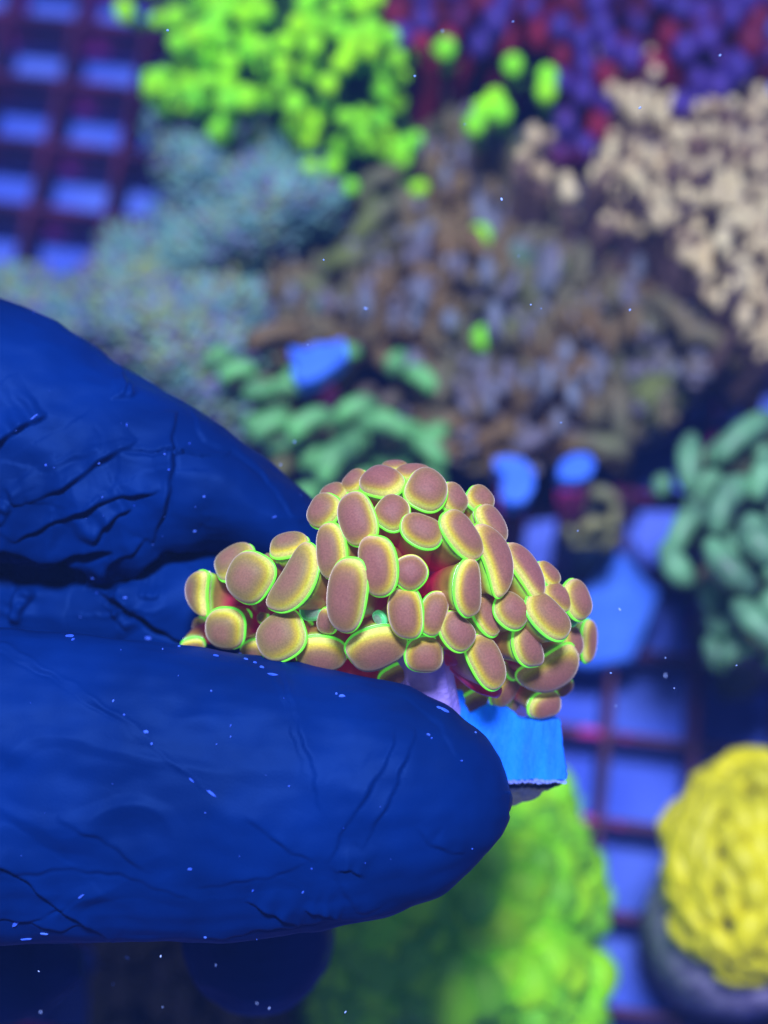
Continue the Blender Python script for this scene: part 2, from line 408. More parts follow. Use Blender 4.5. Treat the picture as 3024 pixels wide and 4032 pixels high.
m_fst = mat('olive_brown_stalk', s2l((112, 112, 66)), s2l((104, 92, 80)), scale=0.8, rough=0.5)
m_fcp = mat('jade_green_cap', s2l((130, 220, 125)), s2l((86, 140, 90)), scale=1.8, rough=0.45, emit=0.03)
rf = coral('hammer_coral', 'green crescent capped hammer coral behind the tip of the upper gloved finger', base=(1300, 1750))
child(mound('coral_body', [(900, 1430), (1150, 1420), (1350, 1500), (1600, 1560), (1750, 1720), (1740, 1900), (1500, 2000), (1200, 1990), (1050, 1850), (900, 1650)], 2.5, .5, m_fst, rf), rf)
for a in [(1340, 1330 + 60, 4.0, 75, 36, 25, .6, 60, 250), (930, 1450, 3.6, 70, 36, 15, .9, 40, 220), (1020, 1530, 3.8, 62, 36, 10, .8, 40, 200), (1130, 1515, 3.6, 66, 36, -5, .9, 30, 200),
          (1060, 1665, 3.7, 80, 38, 30, .9, 50, 220), (1215, 1650, 4.0, 92, 42, 28, .9, 20, 240), (1400, 1600, 3.8, 86, 42, 20, .7, 20, 250), (1520, 1660, 4.2, 105, 44, -12, .6, -10, 260),
          (1310, 1800, 4.2, 95, 48, 52, .9, 70, 200), (1390, 1740, 3.9, 60, 40, 70, .4, 50, 220), (1560, 1420, 3.6, 50, 36, 60, .4, 60, 240), (1660, 1480, 3.6, 70, 38, -35, .6, 30, 240),
          (1690, 1760, 3.7, 90, 42, -40, .5, -40, 240), (1120, 1740, 3.2, 70, 38, 10, .6, 40, 200), (1540, 1820, 3.0, 80, 42, -10, .5, 0, 200), (850, 1400, 3.2, 60, 34, 40, .8, 40, 220)]:
    hammer(rf, a[0], a[1], a[2], a[3], a[4], R(a[5]), a[6], a[7], a[8], m_fst, m_fcp)
for (px, py) in scatter([(920, 1480), (1150, 1440), (1350, 1520), (1600, 1580), (1720, 1720), (1700, 1880), (1500, 1960), (1200, 1950), (1050, 1830)], 85, 26, 3000, r8):
    hammer(rf, px, py, 3.1 + r8.uniform(-.2, .2), r8.uniform(40, 75), r8.uniform(28, 40), R(r8.uniform(-30, 50)), r8.uniform(.3, 1.0), 20, 200, m_fst, m_fcp if r8.random() < .6 else m_fst)
rg = coral('hammer_coral', 'large teal green hammer coral with curled caps at the right edge', base=(3000, 2150))
m_gcp = mat('sea_green_cap', s2l((118, 182, 128)), s2l((80, 118, 92)), scale=1.6, rough=0.45, emit=0.02)
m_gs2 = mat('taupe_olive_stalk', s2l((112, 100, 80)), s2l((92, 100, 72)), scale=0.8, rough=0.55)
for a in [(2712, 1810, 5.0, 120, 44, 86, .35, 200, 60), (2850, 1760, 4.7, 75, 40, 35, .5, 120, 160), (2930, 1700, 5.0, 150, 46, 38, .3, 120, 180), (2610, 1905, 4.0, 48, 38, 60, .2, 260, 60),
          (2855, 1965, 5.6, 120, 50, 58, .8, 160, 70), (3010, 1860, 5.6, 100, 46, 60, .4, 120, 100), (2700, 2060, 4.8, 105, 46, 48, 1.0, 200, 60), (2655, 2220, 4.8, 85, 44, 115, 1.1, 220, 0),
          (2860, 2230, 5.7, 115, 50, 128, .7, 160, -60), (2960, 2090, 5.8, 55, 50, 80, .3, 90, 20), (3000, 2150, 5.9, 60, 55, 130, .3, 50, 0), (2920, 2160, 5.5, 60, 48, 150, .4, 80, -30),
          (2800, 2350, 4.3, 70, 40, 100, .5, 180, -60), (2840, 2470, 4.2, 70, 42, 125, .4, 180, -80), (2820, 2570, 4.0, 68, 44, 110, .3, 200, -100), (2990, 2470, 5.4, 130, 46, 135, .7, 130, -120),
          (2930, 2380, 4.4, 60, 44, 20, .4, 80, -100), (3050, 2350, 5.0, 80, 50, 60, .4, 20, -40)]:
    hammer(rg, a[0], a[1], a[2], a[3], a[4], R(a[5]), a[6], a[7], a[8], m_gs2, m_gcp, bz=1.6)
for (px, py) in scatter([(2760, 1800), (2920, 1720), (3080, 1700), (3080, 2560), (2930, 2600), (2830, 2400), (2780, 2200), (2740, 2000)], 82, 36, 3000, r8):
    hammer(rg, px, py, 4.4 + r8.uniform(-.2, .3), r8.uniform(45, 85), r8.uniform(32, 44), R(r8.uniform(20, 150)), r8.uniform(.3, 1.0), 120, r8.uniform(-60, 80), m_gs2, m_gcp if r8.random() < .65 else m_gs2, bz=1.6)
child(mound('coral_body', [(2760, 1800), (2920, 1720), (3150, 1700), (3250, 2100), (3150, 2600), (2930, 2600), (2830, 2400), (2780, 2200), (2760, 2000)], 3.3, .7, m_gs2, rg, soft=200), rg)

# --- small olive coral on its tile, blue plug discs, leaning tile
m_plug = mat('blue_lit_ceramic', s2l((60, 120, 255)), s2l((75, 135, 255)), scale=2.5, rough=0.7, bump=.2, bscale=12)
m_tile = mat('periwinkle_ceramic', s2l((100, 128, 245)), s2l((88, 115, 238)), scale=1.0, rough=0.7, bump=.2, bscale=12)
def slab(name, poly, z, th, m, root=None, world=True, jag=0.0, inset=0.96):
    f_ = WZ if world else L
    pts = []
    for i in range(len(poly)):
        a, b = poly[i], poly[(i + 1) % len(poly)]; n = max(1, int(math.hypot(b[0] - a[0], b[1] - a[1]) / 14))
        for k in range(n):
            t = k / n; x = a[0] + (b[0] - a[0]) * t; y = a[1] + (b[1] - a[1]) * t
            if jag and 0 < k: x += jag * noise.noise(Vector((x * .05, y * .05, 1))); y += jag * noise.noise(Vector((x * .05, y * .05, 7)))
            pts.append((x, y))
    top = [f_(x, y, z) for x, y in pts]; c = sum(top, Vector()) / len(top)
    up_ = Vector((0, 0, 1))
    r1 = [c + (p - c) * inset for p in top]; r2 = [p - up_ * th * .12 for p in top]; r3 = [c + (p - c) * .97 - up_ * th for p in top]
    mb = MB(); n = len(top)
    vs, fs = rings([r3, r2, r1], True, True); mb.add(vs, fs)
    return mb.build(name, m, root, smooth=False)
for lab, poly, z in [('jagged blue lit plug standing up between the green hammer caps', [(1140, 1365), (1200, 1375), (1240, 1350), (1300, 1350), (1355, 1330), (1370, 1400), (1310, 1450), (1250, 1490), (1180, 1510), (1150, 1470), (1165, 1430), (1140, 1400)], 4.4),
                     ('kidney shaped blue lit plug above the held coral', [(1945, 1800), (2000, 1790), (2060, 1805), (2105, 1850), (2105, 1920), (2070, 1975), (2010, 1985), (1970, 1960), (1975, 1900), (1985, 1870), (1945, 1840)], 3.8),
                     ('small oval blue lit plug just right of the kidney shaped one', [(2195, 1850), (2215, 1810), (2260, 1785), (2320, 1785), (2345, 1820), (2330, 1870), (2270, 1895), (2200, 1885)], 3.8)]:
    o = slab('frag_plug', poly, z, .35, m_plug); me = o.data
    c = sum((v.co for v in me.vertices), Vector()) / len(me.vertices)
    me.transform(Matrix.Translation(-c)); o.location = c
    # its stem down to the rack
    st = MB(); v, f = tube([Vector((0, 0, -.2)), Vector((0.1, -.1, -(c.z) * .5)), Vector((0.15, -.2, -c.z + .05))], [.22, .18, .16], 10); st.add(v, f)
    s2 = st.build('plug_stem', m_rack, o)
    tag(o, lab, 'frag plug')
def tilebox(lab, quad, z, lean, m=m_tile):
    o = slab('ceramic_tile', quad, z, .4, m); me = o.data
    c = sum((v.co for v in me.vertices), Vector()) / len(me.vertices); me.transform(Matrix.Translation(-c)); o.location = c; o.rotation_euler = lean
    tag(o, lab, 'tile'); return o
tilebox('large pale blue tile lying on the rack right of the held coral', [(2430, 2150), (2600, 2330), (2500, 2590), (2340, 2620), (2190, 2600), (2260, 2380)], .5, (0, 0, 0), m_plug)
tilebox('pale blue tile above the held coral, partly under the small olive coral', [(2010, 2060), (2200, 2040), (2210, 2210), (2090, 2260), (1990, 2200)], .45, (0, 0, 0))
tilebox('small pale blue tile between the magenta rack wire and the teal hammer coral', [(2520, 2010), (2680, 2010), (2700, 2200), (2540, 2230), (2490, 2120)], .45, (0, 0, 0))
m_ol = mat('olive_flesh', s2l((96, 104, 84)), s2l((70, 80, 84)), scale=1, rough=.7)
m_olt = mat('yellow_olive_frill', s2l((150, 148, 92)), s2l((110, 120, 96)), scale=1, rough=.6)
ro = coral('frilly_coral', 'small olive frilly coral above the right side of the held coral', base=(2320, 2060))
O_poly = [(2230, 1950), (2380, 1890), (2460, 1960), (2460, 2090), (2380, 2210), (2260, 2200), (2200, 2060)]
child(mound('coral_body', O_poly, 1.6, .5, m_ol, ro, soft=120, step=25), ro)
for a in [(2380, 1940, 2.8, 70, 26, -20, .5), (2270, 2010, 2.6, 50, 24, 30, .5), (2420, 2030, 2.6, 50, 24, 80, .4), (2340, 2060, 2.9, 60, 26, 10, .5), (2300, 2130, 2.4, 50, 24, 0, .4), (2400, 2120, 2.3, 45, 24, 40, .4), (2240, 2080, 2.3, 40, 22, 100, .4)]:
    hammer(ro, a[0], a[1], a[2], a[3], a[4], R(a[5]), a[6], 20, 40, m_ol, m_olt)

# --- I: lime green shaggy coral under the thumb
m_l1 = mat('lime_green_flesh', s2l((185, 255, 25)), s2l((150, 250, 35)), scale=1.4, rough=.6)
m_l2 = mat('mid_green_flesh', s2l((115, 205, 50)), s2l((140, 225, 45)), scale=1.4, rough=.6)
m_lb = mat('deep_green_flesh', s2l((70, 150, 30)), s2l((60, 110, 40)), scale=1.2, rough=.7)
I_poly = [(1280, 3600), (1500, 3300), (1800, 3200), (1980, 3170), (2170, 3115), (2250, 3180), (2275, 3270), (2325, 3380), (2290, 3470), (2345, 3560), (2335, 3660), (2290, 3740), (2360, 3830), (2300, 3930), (2330, 4020), (2300, 4120), (1200, 4120)]
ri = coral('lime_green_coral', 'shaggy bright lime green coral below the gloved thumb, its left side in shadow', base=(1900, 3700))
child(mound('coral_body', I_poly, 2.6, 1.2, m_lb, ri, soft=260, amp=.4), ri)
for (px, py) in scatter(I_poly, 64, 230, 9000):
    k = min(1, edge_dist((px, py), I_poly) / 260); k = math.sqrt(1 - (1 - k) ** 2); q = WZ(px, py, 3.75 * k + .1); q.z += .4 * k * noise.fractal(Vector((q.x * .8, q.y * .8, 3.3)), .8, 2.0, 4)
    mb = MB(); d = Vector((rnd.uniform(-.5, .5), rnd.uniform(-.5, .5), 1)).normalized()
    tentacle(mb, q - d * .3, q + d * rnd.uniform(.05, .25), .2, .2, rnd.uniform(.13, .34), rnd.uniform(.8, 1.3), dark=False, n=10)
    me_o = mb.build('polyp', [m_l2, m_l1 if rnd.random() < .7 else m_l2])
    for v in me_o.data.vertices: v.co += noise.noise_vector(v.co * 6) * .05
    child(me_o, ri)
fz = MB(); r3 = random.Random(11)
for _ in range(3600):
    p = (r3.uniform(1300, 2360), r3.uniform(3120, 4100))
    if not inside(p, I_poly): continue
    k = min(1, edge_dist(p, I_poly) / 260); k = math.sqrt(1 - (1 - k) ** 2); q = WZ(p[0], p[1], 3.75 * k + .1); q.z += .4 * k * noise.fractal(Vector((q.x * .8, q.y * .8, 3.3)), .8, 2.0, 4) + .1
    d = Vector((r3.uniform(-1, 1), r3.uniform(-1, 1), r3.uniform(.6, 1.6))).normalized() * r3.uniform(.25, .5)
    x, y = frame(d); fz.add([q + x * .022, q + y * .022, q - x * .022, q - y * .022, q + d], [(0, 1, 4), (1, 2, 4), (2, 3, 4), (3, 0, 4)], r3.choice([0, 0, 1]))
o = fz.build('fine_tentacles', [m_l1, m_l2]); child(o, ri); tag(o, kind='stuff')

# --- H: yellow coral on its plug
m_y1 = mat('lemon_yellow_flesh', s2l((240, 230, 20)), s2l((205, 200, 30)), scale=1.2, rough=.5, emit=.08)
m_yb = mat('yellow_olive_body', s2l((130, 125, 30)), s2l((85, 95, 50)), scale=1.5, rough=.7)
m_stone = mat('grey_lavender_plug', s2l((200, 190, 225)), s2l((130, 122, 170)), scale=3, rough=.8, stretch=(3, 3, .4), bump=.3, bscale=6)
ry = empty('yellow_coral', tuple(WZ(2900, 3600, 0))); tag(ry, 'lemon yellow coral of swollen ridges on a grey plug in the bottom right corner', 'coral')
Yc = WZ(2965, 3415, 3.6)
mb = MB(); rs = []
for i in range(14):
    a = math.pi * (.02 + .62 * i / 13)
    rs.append([Yc + Vector((math.cos(t) * math.sin(a) * .83, math.sin(t) * math.sin(a) * 1.06, math.cos(a) * .84)) for t in (2 * math.pi * j / 24 for j in range(24))])
v, f = rings(rs); mb.add(v, f); o = mb.build('coral_body', m_yb); child(o, ry)
r4 = random.Random(5); N_ = 96
for k in range(N_):
    zz = 1 - (k + .5) / N_ * 1.35; a = k * 2.39996; rr_ = math.sqrt(max(0, 1 - zz * zz))
    def sp(th, ph_, e=1.02): return Yc + Vector((math.cos(th) * math.sin(ph_) * .88, math.sin(th) * math.sin(ph_) * 1.12, math.cos(ph_) * .92)) * (e + .2 * noise.noise(Vector((th * 1.3, ph_ * 3, 2))))
    ph = math.acos(zz); c = sp(a, ph); nrm = (c - Yc).normalized()
    dy = Vector((r4.uniform(-.35, .35), 1, 0)); dy = (dy - nrm * dy.dot(nrm)).normalized(); ln = r4.uniform(.12, .46)
    path = [c + dy * ln * t + nrm * (.05 - .12 * t * t) + Vector((r4.uniform(-.05, .05), r4.uniform(-.03, .03), r4.uniform(-.03, .03))) for t in (-1, -.5, 0, .5, 1)]
    mb = MB(); w_ = r4.uniform(.10, .19); v, f = tube(path, [w_ * r4.uniform(.5, .9), w_ * r4.uniform(.7, 1.2), w_ * r4.uniform(.8, 1.1), w_ * r4.uniform(.7, 1.2), w_ * r4.uniform(.5, .9)], 8); mb.add(v, f)
    child(mb.build('ridge', m_y1), ry)
for (px, py) in scatter([(2780, 3730), (3060, 3750), (3060, 3850), (2900, 3860), (2800, 3800)], 45, 25):
    c = WZ(px, py, 2.6); mb = MB(); tentacle(mb, c - Vector((0, .1, .5)), c, .1, .12, .16, 1.2, dark=False); child(mb.build('ridge', [m_yb, m_y1]), ry)
mb = MB(); rs = []
for i, (zz, rad) in enumerate([(3.3, .8), (2.8, 1.0), (2.2, 1.08), (1.2, 1.0), (.3, .9), (0.02, .9)]):
    rs.append([Vector((Yc.x + .05 + rad * math.cos(t), Yc.y - .4 + rad * 1.1 * math.sin(t), zz)) for t in (2 * math.pi * j / 32 for j in range(32))])
v, f = rings(rs); mb.add(v, f); child(mb.build('ceramic_plug', m_stone), ry)

# --- small dim brown coral in the shadow under the hand
rk = coral('brown_coral', 'dim brown coral in the shadow below the gloved hand', base=(700, 3900))
m_bk = mat('dull_brown_flesh', s2l((92, 74, 70)), s2l((110, 92, 40)), scale=.6, rough=.7)
child(mound('coral_body', [(380, 3650), (900, 3600), (1150, 3900), (1200, 4120), (300, 4120)], 1.4, .5, m_bk, rk, soft=160), rk)
for (px, py) in scatter([(420, 3700), (880, 3650), (1100, 3900), (1150, 4100), (350, 4100)], 80, 60):
    c = WZ(px, py, 2.2 + rnd.uniform(-.2, .3)); mb = MB(); tentacle(mb, c - Vector((0, 0, 1.0)), c, .14, .14, .18, 1.3, dark=False); child(mb.build('branch', [m_bk, m_bk]), rk)

# ------------------------------------------------------------------ the gloved hand
def outline_tube(rows, n=40, zr=0.8):
    """rows: (x_px, y_px, half_px, z, depth_radius, angle) cross sections; the section lies across the finger"""
    rs = []
    for (px, py, hp, z, dr, ang) in rows:
        c = L(px, py, z); u = Vector((math.cos(ang), math.sin(ang), 0)); hw = hp / F * (D0 - z)
        rs.append([c + u * math.cos(t) * hw + Vector((0, 0, 1)) * math.sin(t) * dr for t in (2 * math.pi * j / n for j in range(n))])
    return rs
hm = MB()
# thumb: the big finger nearest the camera
top_e = [(-2600, 2250), (-1500, 2350), (-700, 2430), (0, 2472), (400, 2496), (700, 2540), (1000, 2588), (1200, 2625), (1450, 2662), (1600, 2700), (1760, 2776), (1880, 2880), (1960, 2985), (2010, 3080), (2028, 3150)]
bot_e = [(-2600, 3900), (-1500, 3800), (-700, 3740), (0, 3700), (400, 3704), (700, 3708), (1000, 3694), (1200, 3676), (1500, 3612), (1700, 3530), (1850, 3425), (1950, 3320), (2000, 3225), (2020, 3180), (2028, 3155)]
def interp(ed, x):
    for a, b in zip(ed, ed[1:]):
        if a[0] <= x <= b[0] and b[0] > a[0]: return a[1] + (b[1] - a[1]) * (x - a[0]) / (b[0] - a[0])
    return ed[-1][1]
xs = list(np.linspace(-2600, 1400, 26)) + list(np.linspace(1450, 1960, 18)) + [1985, 2005, 2017, 2025]
rows = []
for x in xs:
    a, b = interp(top_e, x), interp(bot_e, x); h = max(6, (b - a) / 2)
    t = max(0.0, (x - 1250) / 778.0); dr = 0.70 * math.sqrt(max(0.002, 1 - min(1, t) ** 2.4))
    if x < 0: dr *= 1 + (-x) / 2600 * .6
    rows.append((x, (a + b) / 2, h, 0.45 - 0.25 * (1 - min(1, t)) * 0, dr, math.pi / 2))
hm.add(*rings(outline_tube(rows)))
# index finger: a wedge from the upper left that passes behind the coral
U = [(-2600, 600), (-1500, 820), (-600, 1010), (0, 1185), (200, 1262), (330, 1340), (640, 1530), (900, 1700), (1050, 1822), (1150, 1900), (1250, 1990), (1340, 2080), (1400, 2180), (1420, 2250)]
Lo = [(-2600, 2500), (-1500, 2400), (-600, 2280), (0, 2215), (180, 2250), (380, 2290), (560, 2230), (720, 2170), (900, 2170), (1150, 2270), (1250, 2330), (1340, 2340), (1400, 2300), (1420, 2260)]
xs = list(np.linspace(-2600, 1200, 40)) + [1250, 1300, 1340, 1370, 1395, 1412, 1419]
rows = []
for x in xs:
    a, b = interp(U, x), interp(Lo, x); h = max(6, (b - a) / 2); t = max(0, (x - 700) / 720)
    rows.append((x, (a + b) / 2, h, -0.62 - 0.25 * max(0, x) / 1400, 0.66 * math.sqrt(max(.002, 1 - min(1, t) ** 2.5)) * (1 if x > 0 else 1 + (-x) / 2600 * .7), math.pi / 2))
hm.add(*rings(outline_tube(rows)))
# the fold of hand between index finger and thumb
rows = []
for i, x in enumerate(np.linspace(-2600, 1080, 26)):
    t = max(0, (x - 300) / 785); k = math.sqrt(max(.003, 1 - min(1, t) ** 2.2))
    rows.append((x, 2400 - max(0, x - 400) * .02, 312 * k + 8, -0.82 - .45 * max(0, 1 - abs(x - 100) / 900), .50 * k + .02, math.pi / 2))
hm.add(*rings(outline_tube(rows)))
# second finger reaching down below the thumb, in shadow
rows = []
for i, y in enumerate(list(np.linspace(3000, 3640, 12)) + list(3640 + 350 * np.sin(np.linspace(.15, 1.55, 12)))):
    t = max(0, (y - 3640) / 350); k = math.sqrt(max(.003, 1 - min(1, t) ** 2))
    rows.append((1010 - (y - 3000) * .0 , y, 300 * k + 5, -2.0, .75 * k + .02, 0.0))
hm.add(*rings(outline_tube(rows)))
rows = []                                       # its upper joints run back into the palm under the thumb
for x in np.linspace(-2600, 1180, 24):
    rows.append((x, 3190 - (x < 0) * x * -.02, 330 + (abs(x) * .12 if x < 0 else 0), -1.75, .72, math.pi / 2))
hm.add(*rings(outline_tube(rows)))
rows = []                                       # third finger, lower left
for i, x in enumerate(np.linspace(-2600, 330, 20)):
    t = max(0, (x + 150) / 490); k = math.sqrt(max(.003, 1 - min(1, t) ** 2))
    rows.append((x, 3800, 235 * k + 6, -2.6, .6 * k + .02, math.pi / 2))
hm.add(*rings(outline_tube(rows)))
# palm and wrist beyond the left edge
rs = []
for (x, y, hp, z, dr) in [(-1500, 2500, 200, -1.2, .4), (-1800, 2500, 1300, -1.2, 1.35), (-2500, 2450, 1750, -1.3, 1.7), (-3600, 2400, 1800, -1.4, 1.75), (-4600, 2350, 1450, -1.4, 1.6)]:
    rs += outline_tube([(x, y, hp, z, dr, math.pi / 2)])
hm.add(*rings(rs))
me = bpy.data.meshes.new('glove_source'); me.from_pydata(hm.v, [], hm.f); me.update()
src = bpy.data.objects.new('glove_source', me); C.objects.link(src)
md = src.modifiers.new('remesh', 'REMESH'); md.mode = 'VOXEL'; md.voxel_size = 0.0165; md.adaptivity = 0
md = src.modifiers.new('smooth', 'SMOOTH'); md.iterations = 12; md.factor = 0.6
dg = bpy.context.evaluated_depsgraph_get(); ev = src.evaluated_get(dg)
gme = bpy.data.meshes.new_from_object(ev, depsgraph=dg); gme.name = 'gloved_hand'
bpy.data.objects.remove(src)
nV = len(gme.vertices)
co = np.empty(nV * 3, 'f'); gme.vertices.foreach_get('co', co); co = co.reshape(-1, 3).astype('d')
no = np.empty(nV * 3, 'f'); gme.vertices.foreach_get('normal', no); no = no.reshape(-1, 3).astype('d')
PX = co[:, 0] / (D0 - co[:, 2]) * F + 1512; PY = 2016 - co[:, 1] / (D0 - co[:, 2]) * F
def q3(*p): return [(x * .904, 1100 + y * .904) for x, y in p]
def q4(*p): return [(x * 1.3864, 2400 + y * 1.3864) for x, y in p]
# (points, depth, width px, raised lip); grooves are pressed in, ridges stand out
idx_creases = [
    (q3((-40, 1175), (60, 1195), (230, 1235), (400, 1195), (490, 1160)), .22, 26, .04), (q3((0, 1250), (150, 1290), (380, 1290)), .20, 50, 0),
    (q3((370, 1345), (520, 1320), (620, 1240), (740, 1182), (900, 1190)), .20, 24, .05),
    (q3((380, 1345), (480, 1400), (600, 1480), (760, 1570), (800, 1595)), .16, 20, .04),
    (q3((80, 1130), (100, 1110), (300, 1040), (450, 970), (600, 940), (700, 912)), .12, 15, .05), (q3((130, 975), (250, 922), (400, 830), (560, 735), (600, 700)), .085, 14, .04),
    (q3((-10, 735), (60, 680), (150, 625), (200, 590)), .09, 14, .05), (q3((770, 590), (757, 700), (755, 800), (745, 940), (700, 1040), (668, 1125)), .11, 15, .05),
    (q3((410, 1150), (500, 1035), (570, 990)), .10, 15, .03), (q3((480, 515), (560, 520), (600, 505)), .05, 14, .02),
    (q3((820, 560), (870, 690), (1000, 750), (1150, 870), (1300, 1080)), .03, 12, .03), (q3((70, 1280), (60, 1400), (48, 1510)), .09, 15, .03),
    (q3((175, 1365), (130, 1430), (88, 1505)), .08, 13, .03), (q3((450, 1400), (490, 1460), (550, 1560)), .07, 12, .03),
    (q3((20, 900), (50, 960), (20, 1060)), .05, 16, .02), (q3((420, 640), (440, 760), (300, 800), (240, 820)), .035, 22, .0), (q3((880, 1000), (895, 1120)), .03, 10, .0),
    (q3((610, 1390), (700, 1400)), .04, 10, 0.01), (q3((640, 1120), (500, 1200), (440, 1290)), .05, 14, .03), (q3((520, 1330), (520, 1500), (560, 1560)), .05, 14, .03)]
thumb_creases = [
    (q4((0, 100), (150, 180), (350, 310), (430, 380), (600, 530)), -.028, 14, 0), (q4((-20, 118), (150, 200), (345, 330), (420, 400)), .03, 12, 0),
    (q4((800, 170), (850, 350), (885, 450), (910, 600)), .03, 12, .02), (q4((760, 150), (815, 300), (860, 480)), .02, 12, .02),
    (q4((1130, 340), (1085, 460), (1010, 580), (930, 720)), .045, 13, .03), (q4((1180, 340), (1150, 440), (1100, 560), (1030, 680)), .05, 12, .035),
    (q4((690, 590), (800, 670), (900, 722)), .035, 12, .03), (q4((700, 830), (780, 862), (848, 905)), .10, 11, .035), (q4((870, 848), (920, 862), (965, 878)), .07, 10, .03),
    (q4((-10, 720), (100, 795), (200, 875), (330, 945)), .10, 13, .04), (q4((0, 750), (200, 745), (400, 770), (560, 830)), .025, 16, .015),
    (q4((160, 590), (300, 670), (430, 750)), .035, 16, .02), (q4((1180, 620), (1230, 680), (1320, 692)), .03, 14, .015), (q4((950, 738), (1000, 745), (1030, 765)), .06, 9, .03),
    (q4((1300, 440), (1240, 330), (1150, 250)), .02, 16, .01), (q4((560, 930), (700, 915), (850, 900), (1000, 880), (1130, 850)), .04, 12, .02), (q4((880, 720), (760, 760), (560, 790)), .02, 14, .015),
    (q4((930, 720), (1010, 850), (1100, 820)), .02, 18, .01), (q4((0, 880), (130, 905), (260, 900)), .05, 12, .03), (q4((230, 810), (180, 850), (60, 900)), .04, 10, -.0), (q4((1440, 420), (1462, 520), (1445, 600), (1390, 700)), .035, 7, .015)]
def spline(p, k=6):
    q = [np.array(v, float) for v in p]; q = [2 * q[0] - q[1]] + q + [2 * q[-1] - q[-2]]; out = []
    for i in range(1, len(q) - 2):
        a, b, c, d = q[i - 1:i + 3]
        for t in np.linspace(0, 1, k, endpoint=False):
            out.append(.5 * (2 * b + (c - a) * t + (2 * a - 5 * b + 4 * c - d) * t * t + (3 * b - a - 3 * c + d) * t ** 3))
    return out + [q[-2]]
def press(creases, mask, amp_=1.0):
    out = np.zeros(nV); sel = np.nonzero(mask > 0)[0]; X, Y = PX[sel], PY[sel]; acc = np.zeros(len(sel))
    for ci, (pts, dep, wd, lip) in enumerate(creases):
        sp_ = spline(pts); lo = np.min(sp_, 0) - 9 * wd - 40; hi = np.max(sp_, 0) + 9 * wd + 40
        loc_ = np.nonzero((X > lo[0]) & (X < hi[0]) & (Y > lo[1]) & (Y < hi[1]))[0]
        if not len(loc_): continue
        x, y = X[loc_], Y[loc_]; best = np.full(len(loc_), 1e9); tt = np.zeros(len(loc_)); sg = np.ones(len(loc_)); Ls = [0]
        for a, b in zip(sp_, sp_[1:]): Ls.append(Ls[-1] + math.hypot(b[0] - a[0], b[1] - a[1]))
        wx = x + 5 * np.sin(y * .03 + ci) + 3 * np.sin(y * .08 + x * .03); wy = y + 5 * np.sin(x * .027 + ci * 2) + 3 * np.sin(x * .07)
        for k, (a, b) in enumerate(zip(sp_, sp_[1:])):
            dx, dy = b[0] - a[0], b[1] - a[1]; l2 = dx * dx + dy * dy + 1e-9
            t = np.clip(((wx - a[0]) * dx + (wy - a[1]) * dy) / l2, 0, 1); ex, ey = wx - a[0] - t * dx, wy - a[1] - t * dy
            d = np.hypot(ex, ey); u = d < best; best = np.where(u, d, best)
            tt = np.where(u, (Ls[k] + t * math.sqrt(l2)) / Ls[-1], tt); c_ = dx * ey - dy * ex
            if dx < 0: c_ = -c_
            sg = np.where(u, np.where(c_ < 0, 1.0, -1.0), sg)
        if abs(pts[-1][0] - pts[0][0]) < 60 and ci % 2: sg = -sg
        end = np.sin(np.pi * np.clip(tt, 0, 1)) ** .6
        if pts[0][0] <= 5: end = np.where(tt < .5, 1, end)
        end = end * (.75 + .25 * np.sin(tt * 17 + ci * 3)); s_ = best * sg; A = min(.09, abs(dep)) * amp_ * (.8 if lip > 0 else .15)
        ww = wd * .55 * (.4 + .6 * end)
        step = A * .5 * (1 + np.tanh(s_ / (ww * .8))) * np.exp(-np.maximum(s_, 0) / (wd * 4.6))
        acc[loc_] += end * (step * (best < 9 * wd + 40) - dep * (.75 if dep > .15 else .42) * np.exp(-(best / ww) ** 2))
    out[sel] = acc
    return out * mask
facing = np.clip((no[:, 2] + .1) * 3, 0, 1)
is_th = (co[:, 2] > 0.0) & (PY > 2440)
is_ix = (~is_th) & (co[:, 2] > -1.4) & (PY < 2620)
idx_creases = [(p, d * (1.55 if d > .15 else 1.15), w * 1.3, l) for p, d, w, l in idx_creases]
disp = press(idx_creases, facing * is_ix, 1.6) + press(thumb_creases, facing * is_th)
# soft undulation of the loose glove
und = np.array([noise.fractal(Vector((x * 1.1, y * 1.7, z * 1.3)), .9, 2.1, 3) if x > -3.6 else 0.0 for x, y, z in co]) * .035
rip = np.array([noise.noise(Vector((x * 3.2 + y * 2.0, y * 5.5 - x * 1.2, z * 3))) + .9 * max(0, 1 - 4.5 * abs(noise.noise(Vector((x * 1.3 + y * .9, y * 1.9 - x * .5 + 5, z))))) * max(0, noise.noise(Vector((x * .8, y * .8, 9))) + .1) * 3 if x > -3.6 else 0.0 for x, y, z in co]) * .012
co += no * (disp + und + rip)[:, None]
gme.vertices.foreach_set('co', co.astype('f').ravel()); gme.update()
gme.polygons.foreach_set('use_smooth', [True] * len(gme.polygons))
m_glove = mat('blue_nitrile_rubber', s2l((0, 36, 106)), s2l((0, 27, 84)), scale=.9, rough=.54, spec=.18, bump=.05, bscale=55, sheen=.0)
m_glove.node_tree.nodes['Principled BSDF'].inputs['Specular Tint'].default_value = (.12, .35, 1, 1)
gme.materials.clear(); gme.materials.append(m_glove)
hand = bpy.data.objects.new('gloved_hand', gme); C.objects.link(hand); hand.matrix_world = MF
tag(hand, 'hand in a creased blue rubber glove pinching the coral frag between thumb and finger', 'hand')

